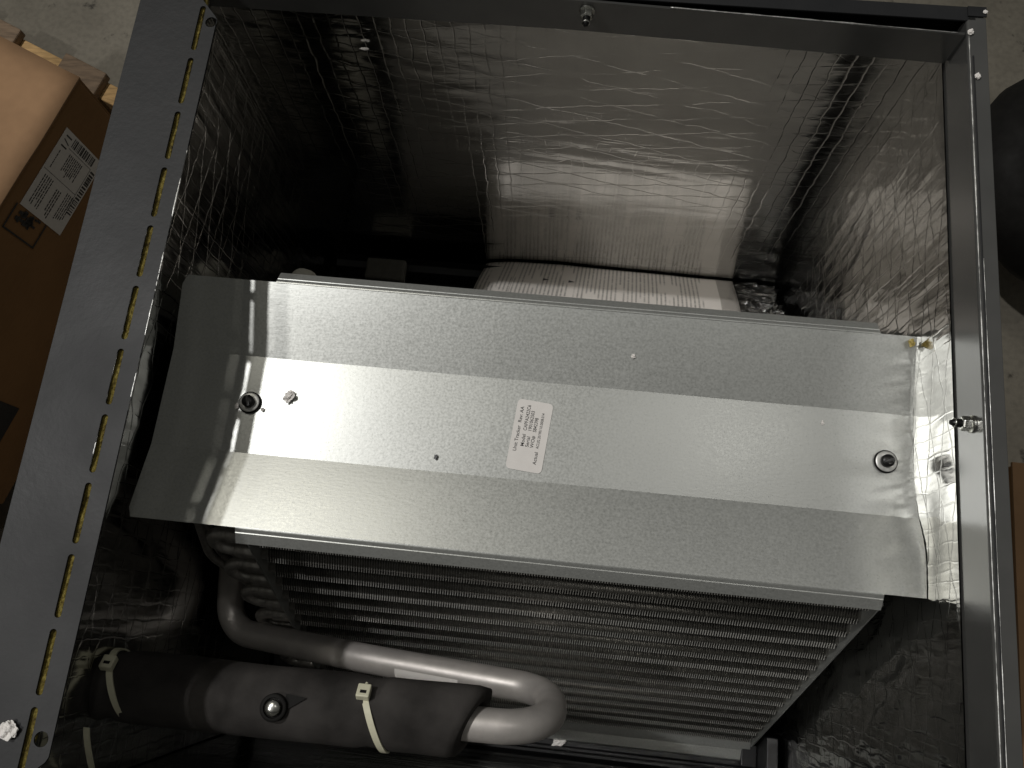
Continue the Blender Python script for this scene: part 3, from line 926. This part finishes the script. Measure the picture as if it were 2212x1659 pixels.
# cable ties round the sleeve
def cable_tie(xc, slant, label, head_ang):
    th = thing('cable_tie', label, 'cable tie', (xc, 0.0266, -0.1375), 'cable ties on the foam sleeve')
    g = Geo(); seg = 56; w = 0.0022; r0, r1 = 0.0216, 0.0228
    c = Vector((xc, 0.0266, -0.1152))
    for k in range(seg):
        a = 2 * math.pi * k / seg
        off = slant * -math.sin(a) * 0.5
        for dx, r in ((-w, r0), (w, r0), (w, r1), (-w, r1)):
            g.v.append((c.x + off + dx, c.y + r * math.sin(a), c.z + r * math.cos(a)))
    for k in range(seg):
        for q in range(4):
            g.f.append((k * 4 + q, k * 4 + (q + 1) % 4, ((k + 1) % seg) * 4 + (q + 1) % 4, ((k + 1) % seg) * 4 + q))
    auto_smooth(g.put('strap', 'nylon', th), 50)
    a = head_ang; off = slant * -math.sin(a) * 0.5
    rd = Vector((0, math.sin(a), math.cos(a))); tg = Vector((0, math.cos(a), -math.sin(a))); X = Vector((1, 0, 0))
    hc = c + X * off + rd * 0.0252
    g = Geo()
    v = [hc + X * sx * 0.0043 + tg * st * 0.0046 + rd * sr * 0.0026 for sr in (-1, 1) for st in (-1, 1) for sx in (-1, 1)]
    g.add(v, [(0, 2, 3, 1), (4, 5, 7, 6), (0, 1, 5, 4), (2, 6, 7, 3), (0, 4, 6, 2), (1, 3, 7, 5)])
    bez(g.put('head', 'nylon', th), 0.0008, 2)
    g = Geo()
    v = [hc + X * sx * 0.0020 + tg * (-0.0012 + st * 0.0010) + rd * (0.0026 + sr * 0.00025) for sr in (-1, 1) for st in (-1, 1) for sx in (-1, 1)]
    g.add(v, [(0, 2, 3, 1), (4, 5, 7, 6), (0, 1, 5, 4), (2, 6, 7, 3), (0, 4, 6, 2), (1, 3, 7, 5)])
    g.put('head_slot', 'black_rubber', th)
    g = Geo(); tl = hc + tg * 0.0046
    g.tube([tl, tl + tg * 0.002 + X * 0.0005], 0.0009, 8); g.put('tail', 'nylon', th)
cable_tie(0.1495, 0.020, 'pale nylon cable tie nearer the bare end of the foam sleeve', 0.62)
cable_tie(-0.0190, 0.020, 'pale nylon cable tie near the slotted flange, at the shaded end of the sleeve', 0.62)

# loose strap end standing up near the front left corner
g = Geo(); st = []
for k in range(13):
    u = k / 12; st.append(Vector((-0.0205 + 0.002 * math.sin(u * 3), 0.0045 - 0.028 * u, -0.075 - 0.02 * u * u)))
for i, p in enumerate(st):
    for dx, dz in ((-0.0019, 0), (0.0019, 0), (0.0019, -0.0010), (-0.0019, -0.0010)): g.v.append((p.x + dx, p.y, p.z + dz))
for i in range(12):
    for q in range(4): g.f.append((i * 4 + q, i * 4 + (q + 1) % 4, (i + 1) * 4 + (q + 1) % 4, (i + 1) * 4 + q))
g.f += [(0, 1, 2, 3), (48, 49, 50, 51)]
tag(g.put('loose_strap', 'nylon'), 'thin pale strap end in the dark front left corner', 'strap')

# ------------------------------------------------------------------ manual in its plastic bag
man = thing('instruction_manual', 'white printed manual curled between the coil and back foil', 'manual', (0.285, 0.45, -0.44))
def page_pt(u, v, lift=0.0):
    # u across (x), v down the page from the slab to the wall foot
    x = 0.1440 + u + 0.006 * v / 0.14
    t_ = v / 0.145
    y = 0.388 + (ybk(x) - 0.0014 - 0.388) * t_
    z = -0.322 - (0.4330 - 0.322) * (t_ ** 0.9) + 0.006 * math.sin(math.pi * t_)
    # left corner rolls over
    roll = max(0.0, (0.045 - u) / 0.045)
    z -= 0.010 * roll * roll
    z += 0.030 * (u - 0.14) * t_ * 1.0
    z += 0.0015 * nz(u * 18, v * 20, 71) + lift
    return Vector((x, min(y, ybk(x) - 0.0012), z))
def sheet(name, mat, parent, u0, u1, v0, v1, nu, nv, fn, uv=True):
    vs = []; uvs = []; fs = []
    for j in range(nv + 1):
        for i in range(nu + 1):
            u = u0 + (u1 - u0) * i / nu; v = v0 + (v1 - v0) * j / nv
            vs.append(fn(u, v)); uvs.append((u, v))
    for j in range(nv):
        for i in range(nu):
            q = j * (nu + 1) + i; fs.append((q, q + 1, q + nu + 2, q + nu + 1))
    return put(name, vs, fs, mat, parent, True, uvs=uvs)
o = sheet('page', 'printed_page', man, 0, 0.282, 0, 0.145, 60, 30, page_pt)
q = o.modifiers.new('solid', 'SOLIDIFY'); q.thickness = 0.003; q.offset = -1
# warning triangles printed on the page
for u, v in ((0.072, 0.088), (0.100, 0.088)):
    a, b, c = page_pt(u, v, 0.0026), page_pt(u, v + 0.007, 0.0026), page_pt(u + 0.007, v + 0.0035, 0.0026)
    # stand a hair proud of the sheet
    nn = (b - a).cross(c - a).normalized(); nn = nn if nn.z > 0 else -nn
    put('printed_triangle', [p - Vector((0, 0, 0.0022)) + nn * 0.0003 for p in (a, b, c)], [(0, 1, 2)], 'black_ink', man)
bag = thing('plastic_bag', 'crinkled clear plastic bag sticking out beside the manual', 'plastic bag', (0.43, 0.44, -0.44))
def bag_pt(u, v):
    p = page_pt(min(u, 0.282), v, 0.0022)
    if u > 0.282:
        e = u - 0.282
        p.x += e * 0.9
        p.z += -0.20 * e + 0.009 * ridge(u * 22, v * 60, 81) * min(1, e / 0.008) + 0.002 * nz(u * 60, v * 90, 83) * min(1, e / 0.01)
        p.y += 0.003 * nz(u * 40, v * 50, 85) * min(1, e / 0.01)
    else:
        p.z += 0.0010 * ridge(u * 30, v * 25, 87)
    p.y = min(p.y, ybk(p.x) - 0.0025)
    return p
sheet('film', 'clear_plastic_film', bag, 0.262, 0.334, 0.004, 0.150, 60, 50, bag_pt)

# ------------------------------------------------------------------ things glimpsed behind the plate
cp = thing('pipe_plug', 'pale plastic plug just behind the back lip of the plate', 'plug', (-0.022, 0.385, -0.26))
g = Geo()
secs = [(0.0, -0.06), (0.0125, -0.06), (0.0125, -0.006), (0.0112, -0.002), (0.0075, 0.0006), (0.002, 0.0012)]
def lathe_at(c, secs, n=20):
    gg = Geo(); v = []; f = []
    for r, h in secs: v += [(c[0] + max(r, 1e-5) * math.cos(2 * math.pi * k / n), c[1] + max(r, 1e-5) * math.sin(2 * math.pi * k / n), c[2] + h) for k in range(n)]
    for s in range(len(secs) - 1):
        for k in range(n): f.append((s * n + k, s * n + (k + 1) % n, (s + 1) * n + (k + 1) % n, (s + 1) * n + k))
    f.append(tuple(range((len(secs) - 1) * n, len(secs) * n)))
    return gg.add(v, f)
lathe_at((0.012, 0.366, -0.220), [(0.011, -0.22), (0.011, -0.004), (0.0095, 0.0), (0.003, 0.0015)]).put('plug_body', 'pale_cap', cp, True)
lathe_at((0.012, 0.366, -0.220), [(0.0128, -0.014), (0.0128, -0.010)]).put('plug_rim', 'pale_cap', cp, True)

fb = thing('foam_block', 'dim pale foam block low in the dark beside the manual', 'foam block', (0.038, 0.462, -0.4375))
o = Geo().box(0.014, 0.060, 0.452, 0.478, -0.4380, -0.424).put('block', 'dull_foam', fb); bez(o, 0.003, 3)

# ------------------------------------------------------------------ styrofoam crumbs
def crumb(x, y, z, sx, sy, sz, seed, label, mat='styrofoam', rot=0.0):
    bm = bmesh.new(); bmesh.ops.create_icosphere(bm, subdivisions=4, radius=1.0)
    v = []
    for q in bm.verts:
        d = 1 + 0.55 * noise.noise(q.co * 1.7 + Vector((seed * 3.7, 0, 0))) + 0.25 * noise.noise(q.co * 4 + Vector((seed, 4, 0))) + 0.12 * noise.noise(q.co * 9 + Vector((seed, 2, 5)))
        p = Vector((q.co.x * sx * d, q.co.y * sy * d, (q.co.z * 0.9 + 0.75) * sz * d))
        v.append((x + p.x * math.cos(rot) - p.y * math.sin(rot), y + p.x * math.sin(rot) + p.y * math.cos(rot), z + p.z))
    bm.verts.index_update(); f = [tuple(a.index for a in fc.verts) for fc in bm.faces]; bm.free()
    zm = min(p[2] for p in v); v = [(a, b, c - zm + z) for a, b, c in v]
    tag(put('foam_crumb', v, f, mat, None, False), label, 'crumb', 'loose packing crumbs')
crumb(-0.0240, 0.0115, 0.0, 0.0042, 0.0046, 0.0016, 1.0, 'largest white foam crumb on the slotted flange near the front corner')
crumb(0.4946, 0.4547, 0.0, 0.0014, 0.0018, 0.0012, 2.0, 'white foam crumb alone on the right rim')
crumb(0.5010, 0.5026, 0.0012, 0.0012, 0.0012, 0.0008, 3.0, 'tiny white crumb at the outer tip of the back corner')
crumb(0.4912, 0.4869, 0.0, 0.0016, 0.0018, 0.0014, 4.0, 'white foam crumb at the inner back right corner')
crumb(0.0645, 0.2274, -0.0900, 0.0030, 0.0042, 0.0022, 5.0, 'largest foam crumb on the plate, beside the left screw', rot=-0.5)
crumb(0.1711, 0.1952, -0.0900, 0.0011, 0.0017, 0.0010, 6.0, 'small grey fleck on the plate left of the printed label', 'grey_fleck')
crumb(0.2984, 0.2774, -0.0857, 0.0013, 0.0014, 0.0010, 7.0, 'white speck on the back slope of the plate')
crumb(0.4282, 0.2438, -0.0900, 0.0009, 0.0012, 0.0008, 8.0, 'tiny white speck on the plate near the right screw')
crumb(0.2824, -0.0165, -0.4375, 0.0080, 0.0042, 0.0022, 9.0, 'large white crumb on the black pan edge under the pipe bend', rot=0.5)
crumb(0.3168, -0.0143, -0.4375, 0.0014, 0.0020, 0.0014, 10.0, 'tiny white crumb on the black pan edge')
crumb(0.0288, 0.2175, -0.0900, 0.0013, 0.0019, 0.0010, 11.0, 'foam bit touching the left side of the left plate screw')
crumb(0.0470, 0.2165, -0.0900, 0.0012, 0.0012, 0.0010, 12.0, 'foam bit touching the right side of the left plate screw')
crumb(0.4835, 0.3020, -0.0800, 0.0020, 0.0026, 0.0020, 13.0, 'yellow glue blob at the back right corner of the plate', 'yellow_glue')
yb = ybk(0.0828)
crumb(0.0828, yb - 0.0028, -0.0635, 0.0030, 0.0010, 0.0010, 14.0, 'white flake stuck to the dark back foil')

# ------------------------------------------------------------------ outside: pallet, cartons, wheel
A0 = Vector((-0.4885, 0.7815, 0)); e1 = Vector((-0.2876, -0.9577, 0)); e2 = Vector((-0.9176, 0.3974, 0))
def q3(a, b, z): 
    p = A0 + e1 * a + e2 * b
    return (p.x, p.y, z)
def obox(a0, a1, b0, b1, z0, z1):
    g = Geo(); v = [q3(a, b, z) for z in (z0, z1) for b in (b0, b1) for a in (a0, a1)]
    return g.add(v, [(0, 2, 3, 1), (4, 5, 7, 6), (0, 1, 5, 4), (2, 6, 7, 3), (0, 4, 6, 2), (1, 3, 7, 5)])
pal = thing('wooden_pallet', 'worn wooden pallet under the labelled carton', 'pallet', (-0.7, 0.7, -1.05))
for b in (-0.16, 0.05, 0.262, 0.475, 0.66):
    w = 0.10
    o = obox(-0.150, 0.75, b, b + w, -0.949, -0.930).put('deck_board', 'weathered_wood', pal); bez(o, 0.003, 2)
for a in (-0.141, 0.3, 0.70):
    o = obox(a, a + 0.038, -0.16, 0.76, -1.050, -0.9495).put('stringer', 'pine_wood', pal); bez(o, 0.003, 2)

box = thing('cardboard_carton', 'large brown carton with a white shipping label, left of the cabinet', 'carton', q3(0.3, 0.25, -0.93))
H0, H1 = -0.929, -0.573
o = obox(0, 0.62, 0, 0.48, H0, H1).put('carton_body', 'cardboard', box); bez(o, 0.004, 3)
g = Geo(); nn = 16
for i in range(nn + 1):
    for j in range(nn + 1):
        a, b = -0.002 + 0.626 * i / nn, -0.003 + 0.486 * j / nn
        z = -0.570 + 0.003 * nz(a * 8, b * 8, 91) - (0.004 if i in (0, nn) or j in (0, nn) else 0)
        g.v.append(q3(a + 0.0015 * nz(a * 60, b * 60, 93), b + 0.0015 * nz(a * 40, b * 50, 95), z))
for i in range(nn):
    for j in range(nn):
        q = i * (nn + 1) + j; g.f.append((q, q + 1, q + nn + 2, q + nn + 1))
o = g.put('top_flap', 'cardboard_flap', box, True); qm = o.modifiers.new('solid', 'SOLIDIFY'); qm.thickness = 0.004; qm.offset = 0
o = obox(-0.0035, -0.0005, 0.004, 0.47, H0 + 0.03, H1 - 0.008).put('side_flap', 'cardboard', box)
# side facing the cabinet: b = 0, outward = -e2
out = Vector((e1.y, -e1.x, 0)); out = out if out.dot(e2) < 0 else -out
def side(a, d, lift): 
    p = A0 + e1 * a + out * lift; return (p.x, p.y, -0.570 + d)
def side_rect(a0, a1, d0, d1, lift, name, mat, parent, th=0.0003, **k):
    v = [side(a, d, l) for l in (lift - th, lift) for d in (d0, d1) for a in (a0, a1)]
    return Geo().add(v, [(0, 2, 3, 1), (4, 5, 7, 6), (0, 1, 5, 4), (2, 6, 7, 3), (0, 4, 6, 2), (1, 3, 7, 5)]).put(name, mat, parent, **k)
lab = side_rect(0.0655, 0.1985, -0.1395, -0.0350, 0.0012, 'shipping_label', 'label_paper', box, 0.0006, label='white shipping label marked 1/1 with barcodes')
rx = -e1
def side_text(txt, a, d, size, sq=1.0):
    text_mesh(txt, size, Vector(side(a, d, 0.0012)), rx, (0, 0, 1), out, 'printed_text', 'black_ink', lab, sq)
side_text('1/1', 0.0960, -0.0560, 0.0200, 1.05)
LB = Geo()
def ink(a0, a1, d0, d1): 
    v = [side(a, d, l) for l in (0.0010, 0.00145) for d in (d0, d1) for a in (a0, a1)]
    LB.add(v, [(0, 2, 3, 1), (4, 5, 7, 6), (0, 1, 5, 4), (2, 6, 7, 3), (0, 4, 6, 2), (1, 3, 7, 5)])
rr = random.Random(3)
d = -0.062
while d > -0.118:      # ladder barcode at the right edge
    w = rr.choice((0.0008, 0.0014, 0.0022, 0.003)); ink(0.0690, 0.0830, d - w, d); d -= w + rr.choice((0.0008, 0.0016, 0.0024))
a = 0.088
while a < 0.165:       # barcode along the bottom
    w = rr.choice((0.0008, 0.0014, 0.0022, 0.003)); ink(a, a + w, -0.1365, -0.1255); a += w + rr.choice((0.0008, 0.0016, 0.0026))
LB.put('barcode', 'black_ink', lab)
LB = Geo()
def para(a0, a1, d0, rows, step, h):
    for r_ in range(rows):
        x = a0
        while x < a1 - rr.random() * 0.012:
            w = 0.002 + rr.random() * 0.006; ink(x, min(x + w, a1), d0 - r_ * step - h, d0 - r_ * step); x += w + 0.0012
para(0.098, 0.128, -0.046, 1, 0.004, 0.0016)
para(0.092, 0.126, -0.068, 9, 0.0042, 0.0017)
para(0.140, 0.190, -0.046, 5, 0.0050, 0.0018)
para(0.146, 0.192, -0.082, 3, 0.0050, 0.0020)
para(0.140, 0.186, -0.106, 5, 0.0046, 0.0016)
ink(0.0865, 0.0871, -0.122, -0.060); ink(0.1335, 0.1341, -0.122, -0.037); ink(0.0865, 0.162, -0.1226, -0.1220)
LB.put('printed_lines', 'black_ink', lab)
# dark printed pictogram frame below the label and a black block farther along
LB = Geo()
for x0, x1, y0, y1 in ((0.1995, 0.2400, -0.0310, -0.0285), (0.1995, 0.2400, -0.1040, -0.1015), (0.2380, 0.2405, -0.1040, -0.0285)): ink(x0, x1, y0, y1)
for k in range(26):
    x = 0.2000 + rr.random() * 0.016; y = -0.045 - rr.random() * 0.045; ink(x, x + 0.003 + rr.random() * 0.007, y, y + 0.002 + rr.random() * 0.006)
LB.put('printed_frame', 'black_ink', box)
side_rect(0.4635, 0.53, -0.2660, -0.190, 0.0010, 'printed_block', 'black_ink', box, 0.0005)

# carton on the right
g = Geo()
B0 = Vector((0.7705, 0.322, 0)); f1 = Vector((-0.014, -1, 0)).normalized(); f2 = Vector((1, -0.014, 0))
def rb(a, b, z): p = B0 + f1 * a + f2 * b; return (p.x, p.y, z)
b2 = thing('cardboard_carton', 'plain orange brown carton at the right edge of the picture', 'carton', rb(0.3, 0.2, -1.05))
v = [rb(a, b, z) for z in (-1.0495, -0.503) for b in (0, 0.4) for a in (0, 0.6)]
o = Geo().add(v, [(0, 2, 3, 1), (4, 5, 7, 6), (0, 1, 5, 4), (2, 6, 7, 3), (0, 4, 6, 2), (1, 3, 7, 5)]).put('carton_body', 'cardboard', b2); bez(o, 0.003, 2)
v = [rb(a, b, z) for z in (-0.5028, -0.499) for b in (-0.002, 0.402) for a in (-0.002, 0.602)]
o = Geo().add(v, [(0, 2, 3, 1), (4, 5, 7, 6), (0, 1, 5, 4), (2, 6, 7, 3), (0, 4, 6, 2), (1, 3, 7, 5)]).put('top_flap', 'cardboard_flap', b2)

# dark wheel standing on the floor at the right
wh = thing('rubber_wheel', 'dark round rubber wheel at the right edge, beside the rim', 'wheel', (1.06, 0.91, -1.05))
def torus(c, ax, R, r, n=48, m=18, sq=1.0):
    ax = Vector(ax).normalized(); u = ax.orthogonal().normalized(); w = ax.cross(u)
    v = []; f = []
    for i in range(n):
        a = 2 * math.pi * i / n; d = u * math.cos(a) + w * math.sin(a)
        for k in range(m):
            b = 2 * math.pi * k / m
            v.append(Vector(c) + d * (R + r * math.cos(b)) + ax * r * sq * math.sin(b))
    for i in range(n):
        for k in range(m): f.append((i * m + k, ((i + 1) % n) * m + k, ((i + 1) % n) * m + (k + 1) % m, i * m + (k + 1) % m))
    return Geo().add(v, f)
wc = (1.062, 0.912, -0.880); wax = (0.55, -0.12, 0.82)
torus(wc, wax, 0.115, 0.070, sq=0.95).put('tyre', 'black_rubber', wh, True)
ax = Vector(wax).normalized()
Geo().tube([Vector(wc) - ax * 0.03, Vector(wc) + ax * 0.03], 0.055, 28).put('hub', 'red_hub', wh)
